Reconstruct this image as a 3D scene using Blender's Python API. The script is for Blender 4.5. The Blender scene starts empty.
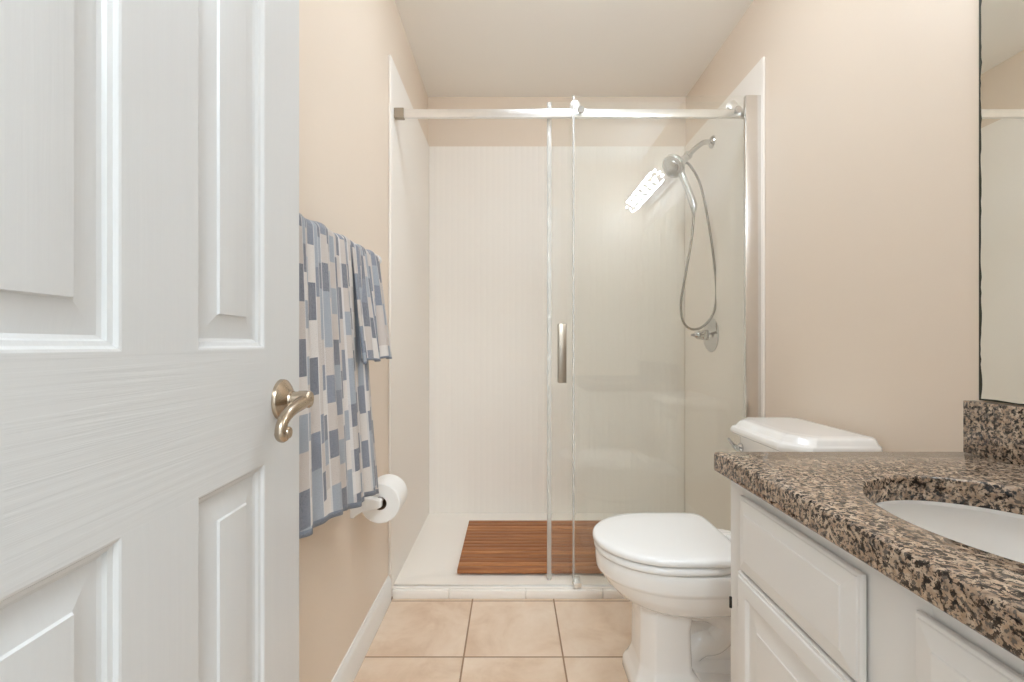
import bpy, bmesh, math, random
from mathutils import Vector, Matrix, noise
random.seed(7)
S = bpy.context.scene
COL = S.collection
R = math.radians

# ---------------------------------------------------------------- camera
F = 455.0                       # focal length in pixels of the 1024 px frame
CAMZ = 1.012
cam_d = bpy.data.cameras.new('camera')
cam_d.sensor_width = 36.0
cam_d.lens = 36.0 * F / 1024.0
cam_d.shift_y = 4.0 / 1024.0
cam_d.clip_start = 0.02
cam = bpy.data.objects.new('camera', cam_d)
cam.location = (0, 0, CAMZ)
cam.rotation_euler = (R(90), 0, 0)
COL.objects.link(cam)
S.camera = cam

# ---------------------------------------------------------------- light and exposure
S.view_settings.view_transform = 'Standard'
S.view_settings.look = 'None'
S.view_settings.gamma = 1.0
S.view_settings.use_curve_mapping = False
S.view_settings.exposure = 0.50
S.cycles.max_bounces = 14
S.cycles.diffuse_bounces = 8
S.cycles.glossy_bounces = 6
S.cycles.transparent_max_bounces = 16
S.cycles.sample_clamp_indirect = 6.0
BULB = 125.0
DOME = 20.0
w = bpy.data.worlds.new('daylight'); S.world = w
w.use_nodes = True
bg = w.node_tree.nodes['Background']
bg.inputs['Color'].default_value = (0.80, 0.88, 1.0, 1)
bg.inputs['Strength'].default_value = 1.0

def area(name, loc, rot, sx, sy, power, color):
    l = bpy.data.lights.new(name, 'AREA'); l.shape = 'RECTANGLE'; l.size = sx; l.size_y = sy
    l.energy = power; l.color = color
    o = bpy.data.objects.new(name, l); o.location = loc; o.rotation_euler = rot; COL.objects.link(o)
    return o
area('bedroom_window_daylight', (0.35, -3.02, 1.45), (R(90), 0, R(180)), 1.5, 1.3, 62, (0.82, 0.92, 1.0))
area('bedroom_fill_light', (0.1, -1.1, 2.36), (0, 0, 0), 0.6, 0.6, 34, (0.83, 0.93, 1.0))  # unseen area light added in the bedroom as soft fill through the doorway

# ---------------------------------------------------------------- materials
def lin(c):
    return tuple(((v / 255.0) / 12.92 if v / 255.0 <= 0.04045 else ((v / 255.0 + 0.055) / 1.055) ** 2.4) for v in c) + (1.0,)

class N:
    def __init__(self, name):
        self.m = bpy.data.materials.new(name); self.m.use_nodes = True
        self.t = self.m.node_tree; self.b = self.t.nodes['Principled BSDF']
    def n(self, typ, **kw):
        x = self.t.nodes.new(typ)
        for k, v in kw.items(): setattr(x, k, v)
        return x
    def l(self, a, b): self.t.links.new(a, b)
    def math(self, op, a, b=None, c=None):
        x = self.n('ShaderNodeMath', operation=op)
        for i, v in enumerate((a, b, c)):
            if v is None: continue
            if hasattr(v, 'is_linked'): self.l(v, x.inputs[i])
            else: x.inputs[i].default_value = v
        return x.outputs[0]
    def mix(self, f, a, b):
        x = self.n('ShaderNodeMix', data_type='RGBA')
        for s, v in ((x.inputs[0], f), (x.inputs[6], a), (x.inputs[7], b)):
            if hasattr(v, 'is_linked'): self.l(v, s)
            else: s.default_value = v
        return x.outputs[2]
    def ramp(self, f, stops, interp='LINEAR'):
        x = self.n('ShaderNodeValToRGB'); r = x.color_ramp; r.interpolation = interp
        while len(r.elements) < len(stops): r.elements.new(0.5)
        for e, (p, c) in zip(r.elements, stops): e.position = p; e.color = c
        self.l(f, x.inputs[0]); return x.outputs[0]
    def coord(self, scale=(1, 1, 1), kind='Object'):
        tc = self.n('ShaderNodeTexCoord'); mp = self.n('ShaderNodeMapping')
        mp.inputs['Scale'].default_value = scale
        self.l(tc.outputs[kind], mp.inputs[0]); return mp.outputs[0]
    def noise(self, vec, scale, detail=3, rough=0.5, dist=0.0):
        x = self.n('ShaderNodeTexNoise'); x.inputs['Scale'].default_value = scale
        x.inputs['Detail'].default_value = detail; x.inputs['Roughness'].default_value = rough
        x.inputs['Distortion'].default_value = dist
        self.l(vec, x.inputs['Vector']); return x.outputs['Fac']
    def bump(self, h, strength=0.2, dist=0.002):
        x = self.n('ShaderNodeBump'); x.inputs['Strength'].default_value = strength
        x.inputs['Distance'].default_value = dist
        self.l(h, x.inputs['Height']); self.l(x.outputs[0], self.b.inputs['Normal'])
    def base(self, c):
        if hasattr(c, 'is_linked'): self.l(c, self.b.inputs['Base Color'])
        else: self.b.inputs['Base Color'].default_value = c
    def rough(self, v): self.b.inputs['Roughness'].default_value = v
    def metal(self, v=1.0): self.b.inputs['Metallic'].default_value = v

def paint(name, rgb, rough=0.5, bscale=180, bstr=0.06, vary=0.02):
    k = N(name); v = k.coord()
    c = lin(rgb); d = tuple(x * (1 - vary) for x in c[:3]) + (1,)
    k.base(k.mix(k.noise(v, 2.3, 4), c, d)); k.rough(rough)
    k.bump(k.noise(v, bscale, 3), bstr, 0.001)
    return k.m

def gloss(name, rgb, rough, coat=0.0):
    k = N(name); v = k.coord(); c = lin(rgb)
    k.base(k.mix(k.noise(v, 3.0, 2), c, tuple(x * 0.985 for x in c[:3]) + (1,)))
    k.rough(rough); k.b.inputs['Coat Weight'].default_value = coat
    k.b.inputs['Coat Roughness'].default_value = 0.04
    return k.m

def metal(name, rgb, rough, brush=0.0):
    k = N(name); v = k.coord((1, 1, 1)); k.metal(); k.rough(rough)
    c = lin(rgb); k.base(k.mix(k.noise(v, 40, 2), c, tuple(x * 0.93 for x in c[:3]) + (1,)))
    if brush: k.bump(k.noise(v, 600, 2), brush, 0.0005)
    return k.m

M = {}
M['wall'] = paint('beige_wall_paint', (230, 215, 198), 0.42, 140, 0.10)
M['ceil'] = paint('ceiling_paint', (248, 244, 238), 0.8, 90, 0.15)
M['white_paint'] = paint('white_trim_paint', (238, 237, 234), 0.35, 60, 0.05)
M['cabinet'] = paint('cabinet_paint', (235, 233, 230), 0.38, 60, 0.06)
M['surround'] = gloss('surround_acrylic', (245, 239, 231), 0.5)
M['surround'].node_tree.nodes['Principled BSDF'].inputs['Specular IOR Level'].default_value = 0.25
M['channel'] = metal('polished_wall_channel', (228, 225, 221), 0.22)
M['pan'] = gloss('pan_acrylic', (247, 241, 233), 0.3)
M['china'] = gloss('white_china', (246, 244, 241), 0.10, 0.3)
M['plastic'] = gloss('white_seat_plastic', (246, 245, 243), 0.16, 0.2)
M['chrome'] = metal('chrome', (206, 206, 205), 0.07)
M['hose'] = metal('chrome_hose', (158, 154, 148), 0.25)
M['rail'] = metal('satin_chrome_rail', (240, 239, 237), 0.3)
M['nickel'] = metal('brushed_nickel', (188, 172, 152), 0.27, 0.05)
M['pull'] = metal('satin_nickel_pull', (176, 166, 152), 0.3, 0.05)
M['black'] = gloss('black_hinge', (26, 24, 22), 0.5)
M['paper'] = paint('tissue_paper', (244, 242, 238), 0.95, 300, 0.2)
M['card'] = paint('cardboard_core', (120, 98, 76), 0.9, 200, 0.2)
M['seal'] = None

def door_paint(name, scale):
    k = N(name); v = k.coord(scale)
    n = k.noise(v, 1.0, 4, 0.55, 0.6)
    c = lin((214, 214, 213)); k.base(k.mix(n, c, lin((210, 210, 209)))); k.rough(0.33)
    k.bump(k.ramp(n, [(0.40, (0, 0, 0, 1)), (0.62, (1, 1, 1, 1))]), 0.115 if scale[2] > scale[1] else 0.08, 0.0012)
    return k.m
M['grain_h'] = door_paint('door_paint_rail_grain', (60, 3.2, 120))      # local axes: x thickness, y width, z height
M['grain_v'] = door_paint('door_paint_stile_grain', (60, 110, 2.6))

def glass_mat(name, tint, refl=1.0, haze=0.0):
    k = N(name); k.t.nodes.remove(k.b)
    out = k.t.nodes['Material Output']
    tr = k.n('ShaderNodeBsdfTransparent'); tr.inputs[0].default_value = tint
    gl = k.n('ShaderNodeBsdfGlossy'); gl.inputs['Roughness'].default_value = 0.0
    gl.inputs['Color'].default_value = (refl, refl, refl, 1)
    fr = k.n('ShaderNodeFresnel'); fr.inputs[0].default_value = 1.5
    geo = k.n('ShaderNodeNewGeometry')
    ior = k.math('ADD', k.math('MULTIPLY', geo.outputs['Backfacing'], 1 / 1.5 - 1.5), 1.5)
    k.l(ior, fr.inputs[0])
    mx = k.n('ShaderNodeMixShader')
    lim = k.math('MINIMUM', fr.outputs[0], 0.9)
    k.l(lim, mx.inputs[0]); k.l(tr.outputs[0], mx.inputs[1]); k.l(gl.outputs[0], mx.inputs[2])
    last = mx.outputs[0]
    if haze:
        df = k.n('ShaderNodeBsdfDiffuse'); df.inputs[0].default_value = (0.9, 0.9, 0.88, 1)
        m2 = k.n('ShaderNodeMixShader'); m2.inputs[0].default_value = haze
        k.l(last, m2.inputs[1]); k.l(df.outputs[0], m2.inputs[2]); last = m2.outputs[0]
    k.l(last, out.inputs[0])
    return k.m
M['glass'] = glass_mat('clear_shower_glass', (0.984, 0.990, 0.985, 1))
M['seal'] = glass_mat('clear_vinyl_seal', (0.95, 0.95, 0.94, 1), 0.45, 0.30)

def tile_mat():
    k = N('beige_floor_tile'); tc = k.coord()
    sp = k.n('ShaderNodeSeparateXYZ'); k.l(tc, sp.inputs[0])
    P, G = 0.3225, 0.0055
    def cell(o, org):
        a = k.math('DIVIDE', k.math('SUBTRACT', o, org), P)
        fr = k.math('FRACT', a); fl = k.math('FLOOR', a)
        d = k.math('MULTIPLY', k.math('MINIMUM', fr, k.math('SUBTRACT', 1.0, fr)), P)
        return d, fl
    dx, ix = cell(sp.outputs[0], -0.1567 - 10 * P); dy, iy = cell(sp.outputs[1], 1.476 - 30 * P)
    d = k.math('MINIMUM', dx, dy)
    grout = k.math('LESS_THAN', d, G / 2)
    cid = k.n('ShaderNodeCombineXYZ'); k.l(ix, cid.inputs[0]); k.l(iy, cid.inputs[1])
    wn = k.n('ShaderNodeTexWhiteNoise'); k.l(cid.outputs[0], wn.inputs[0])
    off = k.n('ShaderNodeVectorMath', operation='MULTIPLY_ADD')
    k.l(wn.outputs['Color'], off.inputs[0]); off.inputs[1].default_value = (7, 7, 7); k.l(tc, off.inputs[2])
    n1 = k.noise(off.outputs[0], 5.5, 6, 0.62, 0.4)
    n2 = k.noise(off.outputs[0], 38, 4, 0.6)
    c = k.ramp(n1, [(0.30, lin((208, 178, 150))), (0.48, lin((226, 202, 178))), (0.68, lin((236, 217, 197)))])
    c = k.mix(k.math('MULTIPLY', n2, 0.25), c, lin((206, 180, 152)))
    c = k.mix(grout, c, lin((156, 126, 100)))
    k.base(c)
    r = k.math('ADD', k.math('MULTIPLY', grout, 0.5), 0.32); k.l(r, k.b.inputs['Roughness'])
    h = k.math('MINIMUM', k.math('DIVIDE', d, 0.006), 1.0)
    k.bump(k.math('ADD', h, k.math('MULTIPLY', n2, 0.12)), 0.5, 0.002)
    return k.m
M['tile'] = tile_mat()

def granite():
    k = N('brown_speckled_granite'); v = k.coord()
    wv = k.n('ShaderNodeVectorMath', operation='ADD'); k.l(v, wv.inputs[0])
    nz = k.n('ShaderNodeTexNoise'); nz.inputs['Scale'].default_value = 60; k.l(v, nz.inputs[0])
    sc = k.n('ShaderNodeVectorMath', operation='SCALE'); k.l(nz.outputs['Color'], sc.inputs[0]); sc.inputs['Scale'].default_value = 0.008
    k.l(sc.outputs[0], wv.inputs[1]); v2 = wv.outputs[0]
    a = k.noise(v2, 125, 5, 0.62); b = k.noise(v2, 165, 4, 0.6); d = k.noise(v2, 70, 4, 0.6)
    vo = k.n('ShaderNodeTexVoronoi'); vo.inputs['Scale'].default_value = 260; k.l(v2, vo.inputs['Vector'])
    cell = k.n('ShaderNodeSeparateColor'); k.l(vo.outputs['Color'], cell.inputs[0])
    base = k.ramp(d, [(0.36, lin((138, 113, 92))), (0.5, lin((178, 151, 126))), (0.62, lin((206, 184, 160)))])
    base = k.mix(k.math('MULTIPLY', cell.outputs[0], 0.5), base, lin((168, 154, 140)))
    fg = k.math('GREATER_THAN', k.math('ADD', b, k.math('MULTIPLY', cell.outputs[1], 0.10)), 0.595)
    base = k.mix(fg, base, lin((104, 95, 87)))
    fb = k.math('LESS_THAN', k.math('ADD', a, k.math('MULTIPLY', cell.outputs[2], 0.10)), 0.512)
    base = k.mix(fb, base, lin((66, 55, 47)))
    fk = k.math('LESS_THAN', k.math('ADD', a, k.math('MULTIPLY', cell.outputs[1], 0.08)), 0.452)
    base = k.mix(fk, base, lin((22, 19, 18)))
    k.base(base); k.rough(0.10); k.b.inputs['IOR'].default_value = 1.5
    return k.m
M['granite'] = granite()

def teak():
    k = N('oiled_teak'); v = k.coord((2.2, 26, 26))
    n = k.noise(v, 2.0, 5, 0.6, 0.8)
    sp = k.n('ShaderNodeSeparateXYZ'); k.l(k.coord(), sp.inputs[0])
    wn = k.n('ShaderNodeTexWhiteNoise', noise_dimensions='1D')
    k.l(k.math('FLOOR', k.math('DIVIDE', k.math('SUBTRACT', sp.outputs[1], -0.27), 0.545 / 15)), wn.inputs['W']); n2 = wn.outputs['Value']
    c = k.ramp(n, [(0.25, lin((128, 76, 40))), (0.5, lin((182, 120, 70))), (0.75, lin((208, 148, 96)))])
    c = k.mix(k.math('MULTIPLY', n2, 0.7), c, lin((134, 78, 42)))
    k.base(c); k.rough(0.5); k.bump(n, 0.15, 0.001)
    return k.m
M['teak'] = teak()

def towel_mat(hem=False):
    k = N('towel_hem' if hem else 'towel_block_weave')
    uv = k.n('ShaderNodeUVMap'); sp = k.n('ShaderNodeSeparateXYZ'); k.l(uv.outputs[0], sp.inputs[0])
    u, v = sp.outputs[0], sp.outputs[1]
    fine = k.noise(uv.outputs[0], 300, 3, 0.7)
    mot = k.noise(uv.outputs[0], 160, 3, 0.7)
    if hem:
        c = k.mix(mot, lin((92, 102, 122)), lin((134, 143, 158)))
    else:
        cu = k.math('ADD', k.math('DIVIDE', u, 0.0245), k.math('MULTIPLY', k.math('SINE', k.math('MULTIPLY', u, 88.0)), 0.30))
        col = k.math('FLOOR', cu)
        w1 = k.n('ShaderNodeTexWhiteNoise', noise_dimensions='1D'); k.l(col, w1.inputs['W'])
        row = k.math('FLOOR', k.math('ADD', k.math('MULTIPLY', v, k.math('ADD', k.math('MULTIPLY', w1.outputs['Value'], 6.0), 13.0)),
                                     k.math('MULTIPLY', w1.outputs['Value'], 37.0)))
        cb = k.n('ShaderNodeCombineXYZ'); k.l(col, cb.inputs[0]); k.l(row, cb.inputs[1])
        w2 = k.n('ShaderNodeTexWhiteNoise', noise_dimensions='2D'); k.l(cb.outputs[0], w2.inputs['Vector'])
        # neighbours alternate light and dark
        par = k.math('MODULO', k.math('ADD', row, col), 2.0); par = k.math('ABSOLUTE', par)
        f = k.math('ADD', k.math('MULTIPLY', w2.outputs['Value'], 0.62), k.math('MULTIPLY', par, 0.38))
        c = k.ramp(f, [(0.0, lin((70, 79, 98))), (0.24, lin((102, 112, 130))), (0.40, lin((146, 156, 168))),
                       (0.56, lin((204, 192, 182))), (0.84, lin((226, 218, 210)))], 'CONSTANT')
        edge = k.math('LESS_THAN', k.math('FRACT', cu), 0.14)
        c = k.mix(k.math('MULTIPLY', edge, 0.8), c, lin((228, 223, 219)))
        c = k.mix(k.math('MULTIPLY', mot, 0.35), c, lin((196, 192, 194)))
    c = k.mix(k.ramp(fine, [(0.35, (0, 0, 0, 1)), (0.65, (0.14, 0.14, 0.14, 1))]), c, lin((214, 208, 204)))
    k.base(c); k.rough(1.0)
    k.b.inputs['Sheen Weight'].default_value = 0.3
    k.bump(fine, 0.8, 0.004)
    return k.m
M['towel'] = towel_mat(); M['hem'] = towel_mat(True)

def mirror_mat():
    k = N('silvered_mirror'); v = k.coord()
    k.metal(); k.rough(0.0); k.base(lin((236, 237, 232)))
    return k.m
M['mirror'] = mirror_mat()
M['tarnish'] = paint('tarnished_mirror_edge', (52, 54, 38), 0.5, 300, 0.3, 0.5)
k = N('lit_globe'); v = k.coord(); k.base((1, 1, 1, 1))
k.b.inputs['Emission Color'].default_value = (0.79, 0.92, 1.06, 1); k.b.inputs['Emission Strength'].default_value = BULB
M['bulb'] = k.m
k = N('lit_dome'); v = k.coord(); k.base((1, 1, 1, 1))
k.b.inputs['Emission Color'].default_value = (0.80, 0.92, 1.05, 1); k.b.inputs['Emission Strength'].default_value = DOME
M['dome'] = k.m
k = N('bedroom_carpet'); v = k.coord(); k.base(k.mix(k.noise(v, 300, 2), lin((176, 172, 166)), lin((200, 196, 190)))); k.rough(1.0)
M['carpet'] = k.m
M['bedwall'] = paint('bedroom_wall_paint', (226, 226, 226), 0.7)

# ---------------------------------------------------------------- mesh helpers
ORG = {}
def V(*a): return Vector(a)
def P(px, py, y):                       # a point of the place from where it shows and how deep it stands
    return Vector(((px - 512) * y / F, y, CAMZ - (py - 345) * y / F))

def add(bm, src, mi=0):
    base = [bm.verts.new(v.co) for v in src.verts]
    src.verts.index_update()
    for f in src.faces:
        try: nf = bm.faces.new([base[v.index] for v in f.verts]); nf.material_index = mi
        except ValueError: pass
    src.free()

def box(bm, x0, x1, y0, y1, z0, z1, bev=0.0, seg=2, mi=0):
    t = bmesh.new(); bmesh.ops.create_cube(t, size=1.0)
    for v in t.verts:
        v.co = Vector(((x0 + x1) / 2 + v.co.x * (x1 - x0), (y0 + y1) / 2 + v.co.y * (y1 - y0), (z0 + z1) / 2 + v.co.z * (z1 - z0)))
    if bev: bmesh.ops.bevel(t, geom=t.edges[:], offset=bev, segments=seg, profile=0.5, affect='EDGES', clamp_overlap=True)
    add(bm, t, mi); return bm

def loft(bm, rings, cap0=True, cap1=True, closed=True, mi=0):
    vs = [[bm.verts.new(p) for p in r] for r in rings]
    n = len(rings[0])
    for a, b in zip(vs, vs[1:]):
        for i in range(n if closed else n - 1):
            j = (i + 1) % n
            f = bm.faces.new((a[i], a[j], b[j], b[i])); f.material_index = mi
    if cap0: bm.faces.new(vs[0][::-1]).material_index = mi
    if cap1: bm.faces.new(vs[-1]).material_index = mi
    return bm

def smooth_path(pts, n=6):
    pts = [Vector(p) for p in pts]; out = []
    for i in range(len(pts) - 1):
        p0 = pts[max(i - 1, 0)]; p1 = pts[i]; p2 = pts[i + 1]; p3 = pts[min(i + 2, len(pts) - 1)]
        for q in range(n):
            t = q / n
            out.append(0.5 * ((2 * p1) + (p2 - p0) * t + (2 * p0 - 5 * p1 + 4 * p2 - p3) * t * t + (3 * p1 - p0 - 3 * p2 + p3) * t ** 3))
    out.append(pts[-1]); return out

def tube(bm, pts, r, n=14, mi=0, flat=1.0, up=None):
    pts = [Vector(p) for p in pts]
    rr = r if isinstance(r, (list, tuple)) else [r] * len(pts)
    rings = []; nrm = None
    for i, p in enumerate(pts):
        t = (pts[min(i + 1, len(pts) - 1)] - pts[max(i - 1, 0)]).normalized()
        if nrm is None:
            nrm = (up or (Vector((0, 0, 1)) if abs(t.z) < 0.9 else Vector((1, 0, 0))))
        nrm = (nrm - t * nrm.dot(t)).normalized(); bn = t.cross(nrm)
        rings.append([p + (nrm * math.cos(a) * flat + bn * math.sin(a)) * rr[i] for a in [2 * math.pi * q / n for q in range(n)]])
    return loft(bm, rings, mi=mi)

def lathe(bm, prof, o, axis, n=32, mi=0, cap0=True, cap1=True):
    o = Vector(o); a = Vector(axis).normalized()
    x = (Vector((0, 0, 1)) if abs(a.z) < 0.9 else Vector((1, 0, 0))); x = (x - a * x.dot(a)).normalized(); y = a.cross(x)
    rings = [[o + a * h + (x * math.cos(t) + y * math.sin(t)) * max(r, 1e-5) for t in [2 * math.pi * q / n for q in range(n)]] for r, h in prof]
    return loft(bm, rings, cap0, cap1, mi=mi)

def obj(name, bm, mats, parent=None, org=None, angle=32, normals=True):
    o0 = Vector(org) if org is not None else (ORG.get(parent.name, Vector()) if parent else Vector())
    if normals: bmesh.ops.recalc_face_normals(bm, faces=bm.faces[:])
    lim = R(angle)
    for f in bm.faces: f.smooth = True
    for e in bm.edges:
        if len(e.link_faces) == 2 and e.calc_face_angle(0) > lim: e.smooth = False
    for v in bm.verts: v.co -= o0
    me = bpy.data.meshes.new(name); bm.to_mesh(me); bm.free()
    for m in (mats if isinstance(mats, (list, tuple)) else [mats]): me.materials.append(m)
    o = bpy.data.objects.new(name, me); COL.objects.link(o)
    ORG[o.name] = o0
    if parent: o.parent = parent
    else: o.location = o0
    return o

def thing(name, label, cat, loc):
    o = bpy.data.objects.new(name, None); o.empty_display_size = 0.05; COL.objects.link(o)
    o.location = loc; o['label'] = label; o['category'] = cat; ORG[o.name] = Vector(loc)
    return o
def tag(o, label, cat, group=None):
    o['label'] = label; o['category'] = cat
    if group: o['group'] = group
    return o
def struct(name, bm, mats, label=None, cat=None, org=None, angle=32):
    o = obj(name, bm, mats, None, org, angle); o['kind'] = 'structure'
    if label: o['label'] = label
    if cat: o['category'] = cat
    return o
B = bmesh.new

# ---------------------------------------------------------------- room shell
XL, XR, YF, YB, ZC = -0.490, 1.011, 0.14, 2.645, 2.454
struct('floor', box(B(), XL - 0.1, XR + 0.1, 0.04, YB + 0.1, -0.08, 0.0), M['tile'], 'beige square tile floor with brown grout lines', 'floor')
struct('ceiling', box(B(), XL - 0.1, XR + 0.1, 0.04, YB + 0.1, ZC, ZC + 0.08), M['ceil'], 'plain off-white ceiling over the bathroom and shower', 'ceiling')
struct('wall_left', box(B(), XL - 0.1, XL, YF, YB, 0, ZC), M['wall'], 'beige painted wall behind the towel bar', 'wall')
struct('wall_right', box(B(), XR, XR + 0.1, YF, YB, 0, ZC), M['wall'], 'beige painted wall behind the toilet and mirror', 'wall')
struct('wall_back', box(B(), XL - 0.1, XR + 0.1, YB, YB + 0.1, 0, ZC), M['wall'], 'beige painted wall strip above the back shower panel', 'wall')
DX0, DX1, DH = -0.372, 0.318, 2.045
bm = B()
box(bm, XL - 0.1, DX0, 0.04, YF, 0, ZC); box(bm, DX1, XR + 0.1, 0.04, YF, 0, ZC); box(bm, DX0, DX1, 0.04, YF, DH, ZC)
struct('wall_front', bm, M['wall'], 'beige wall with the open doorway', 'wall')
# bedroom behind the doorway (its daylight comes in through the opening)
struct('floor_bedroom', box(B(), -1.7, 1.9, -3.2, 0.04, -0.08, 0.0), M['carpet'], 'beige carpet floor in the bedroom', 'floor')
struct('ceiling_bedroom', box(B(), -1.7, 1.9, -3.2, 0.04, ZC, ZC + 0.08), M['ceil'], 'white bedroom ceiling', 'ceiling')
struct('wall_bedroom_left', box(B(), -1.8, -1.7, -3.2, 0.04, 0, ZC), M['bedwall'], 'pale bedroom side wall', 'wall')
struct('wall_bedroom_right', box(B(), 1.9, 2.0, -3.2, 0.04, 0, ZC), M['bedwall'], 'pale bedroom side wall', 'wall')
bm = B()
box(bm, -1.7, -0.4, -3.2, -3.1, 0, ZC); box(bm, 1.1, 1.9, -3.2, -3.1, 0, ZC)
box(bm, -0.4, 1.1, -3.2, -3.1, 0, 0.8); box(bm, -0.4, 1.1, -3.2, -3.1, 2.1, ZC)
struct('wall_bedroom_back', bm, M['bedwall'], 'pale bedroom wall around the window', 'wall')
bm = B()
box(bm, -1.7, XL - 0.1, 0.04, 0.14, 0, ZC); box(bm, XR + 0.1, 1.9, 0.04, 0.14, 0, ZC)
struct('wall_bedroom_front', bm, M['bedwall'], 'pale bedroom wall beside the bathroom', 'wall')
bm = B()
for a in (-0.4, 0.33, 1.06): box(bm, a, a + 0.04, -3.17, -3.12, 0.8, 2.1)
for a in (0.8, 1.43, 2.06): box(bm, -0.4, 1.1, -3.17, -3.12, a, a + 0.04)
struct('window_1', bm, M['white_paint'], 'white window frame with four panes in the bedroom', 'window')

# baseboards, profile in (out, up)
prof = [(0, 0), (0.013, 0), (0.013, 0.070), (0.0115, 0.076), (0.0115, 0.082), (0.008, 0.090), (0.005, 0.096), (0.004, 0.100), (0, 0.100)]
bm = loft(B(), [[V(XL + a, y, b) for a, b in prof] for y in (YF, 1.800)])
struct('baseboard_left', bm, M['white_paint'], 'white moulded baseboard along the left wall', 'baseboard')
bm = loft(B(), [[V(XR - a, y, b) for a, b in prof] for y in (0.995, 1.800)])
struct('baseboard_right', bm, M['white_paint'], 'white moulded baseboard behind the toilet', 'baseboard')
# white tile strip at the foot of the shower pan
bm = B(); x = XL + 0.013
for xe in (-0.252, 0.0553, 0.3622, 0.669, 0.976, XR):
    box(bm, x + 0.0008, xe - 0.0008, 1.812, 1.828, 0.0, 0.034, 0.003, 2); x = xe
struct('trim_1', bm, M['pan'], 'white tile strip along the foot of the shower pan', 'trim')
# door casing round the doorway
bm = B()
for a, b in ((DX0 - 0.06, DX0), (DX1, DX1 + 0.06)): box(bm, a, b, YF, YF + 0.012, 0, DH + 0.06, 0.003)
box(bm, DX0 + 0.0, DX1, YF, YF + 0.012, DH, DH + 0.06, 0.003)
struct('trim_2', bm, M['white_paint'], 'white casing round the doorway', 'trim')

# ---------------------------------------------------------------- six panel door, hinged at the doorway, standing open along the left wall
DW, DT = 0.672, 0.035
def door_mesh():
    bm = B()
    s = [0, 0.116, 0.278, 0.390, 0.549, DW]
    z = [0.012, 0.235, 0.828, 1.006, 1.615, 1.715, 1.915, 2.032]
    prof = [(0, 0), (0.0025, -0.0008), (0.005, -0.0042), (0.0095, -0.0058), (0.0115, -0.0092), (0.0150, -0.0112), (0.0185, -0.0112),
            (0.0455, -0.0052), (0.0470, -0.0022), (0.0500, -0.0018)]
    for side in (0, 1):
        def T(a, b, d): return V(d if side == 0 else -DT - d, a, b)
        for i in range(5):
            for j in range(7):
                s0, s1, z0, z1 = s[i], s[i + 1], z[j], z[j + 1]
                panel = i in (1, 3) and j in (1, 3, 5)
                stile = i in (0, 4) or (i == 2 and j in (1, 3, 5))
                if not panel:
                    f = bm.faces.new([bm.verts.new(T(a, b, 0)) for a, b in ((s0, z0), (s1, z0), (s1, z1), (s0, z1))])
                    f.material_index = 1 if stile else 0
                else:
                    rings = [[T(a, b, d) for a, b in ((s0 + o, z0 + o), (s1 - o, z0 + o), (s1 - o, z1 - o), (s0 + o, z1 - o))] for o, d in prof]
                    loft(bm, rings, False, True, mi=1)
    for a, b in (((0, z[0]), (0, z[-1])), ((DW, z[0]), (DW, z[-1])), ((0, z[0]), (DW, z[0])), ((0, z[-1]), (DW, z[-1]))):
        f = bm.faces.new([bm.verts.new(V(d, p[0], p[1])) for p, d in ((a, 0), (b, 0), (b, -DT), (a, -DT))]); f.material_index = 1
    bmesh.ops.remove_doubles(bm, verts=bm.verts[:], dist=1e-5)
    return bm
door = struct('door_1', door_mesh(), [M['grain_h'], M['grain_v']], 'white six-panel door standing open against the left wall', 'door', angle=14)
TH = math.atan(0.035)
door.location = (-0.3651, 0.159, 0); door.rotation_euler = (0, 0, TH)
HS, HZ = 0.602, 0.921                                        # lever position on the door
bm = lathe(B(), [(0.034, -0.0005), (0.034, 0.003), (0.033, 0.006), (0.028, 0.010), (0.020, 0.0145), (0.0155, 0.017), (0.0145, 0.020)], (0, HS, HZ), (1, 0, 0), 40)
rose = obj('door_handle', bm, M['nickel'], door, (0, 0, 0)); rose['label'] = 'brushed nickel lever handle'
bm = lathe(B(), [(0.0135, 0.016), (0.0130, 0.032), (0.0145, 0.030), (0.0145, 0.047), (0.0125, 0.0495), (0.0035, 0.0497), (0.003, 0.048)], (0, HS, HZ), (1, 0, 0), 28)
pth = smooth_path([(0.0400, HS + 0.002, HZ - 0.001), (0.0400, HS - 0.018, HZ - 0.005), (0.0395, HS - 0.042, HZ - 0.009), (0.0390, HS - 0.062, HZ - 0.015),
                   (0.0380, HS - 0.077, HZ - 0.026), (0.0380, HS - 0.083, HZ - 0.039), (0.0380, HS - 0.077, HZ - 0.047), (0.0380, HS - 0.069, HZ - 0.043)], 5)
k_ = len(pth)
tube(bm, pth, [0.0118 - 0.0035 * min(1, i / (k_ * 0.55)) + (0.0008 if i > k_ * 0.7 else 0) for i in range(k_)], 16, flat=1.0)
lathe(bm, [(0.0001, -0.010), (0.008, -0.010), (0.009, -0.008), (0.009, 0.008), (0.008, 0.010), (0.0001, 0.010)], (0.0380, HS - 0.0735, HZ - 0.0415), (1, 0, 0), 20)
obj('lever', bm, M['nickel'], rose, (0, 0, 0))
bm = B(); box(bm, -0.026, -0.009, DW - 0.0006, DW + 0.0012, HZ - 0.03, HZ + 0.03, 0.0005)
obj('latch_plate', bm, M['nickel'], rose, (0, 0, 0))

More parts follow.
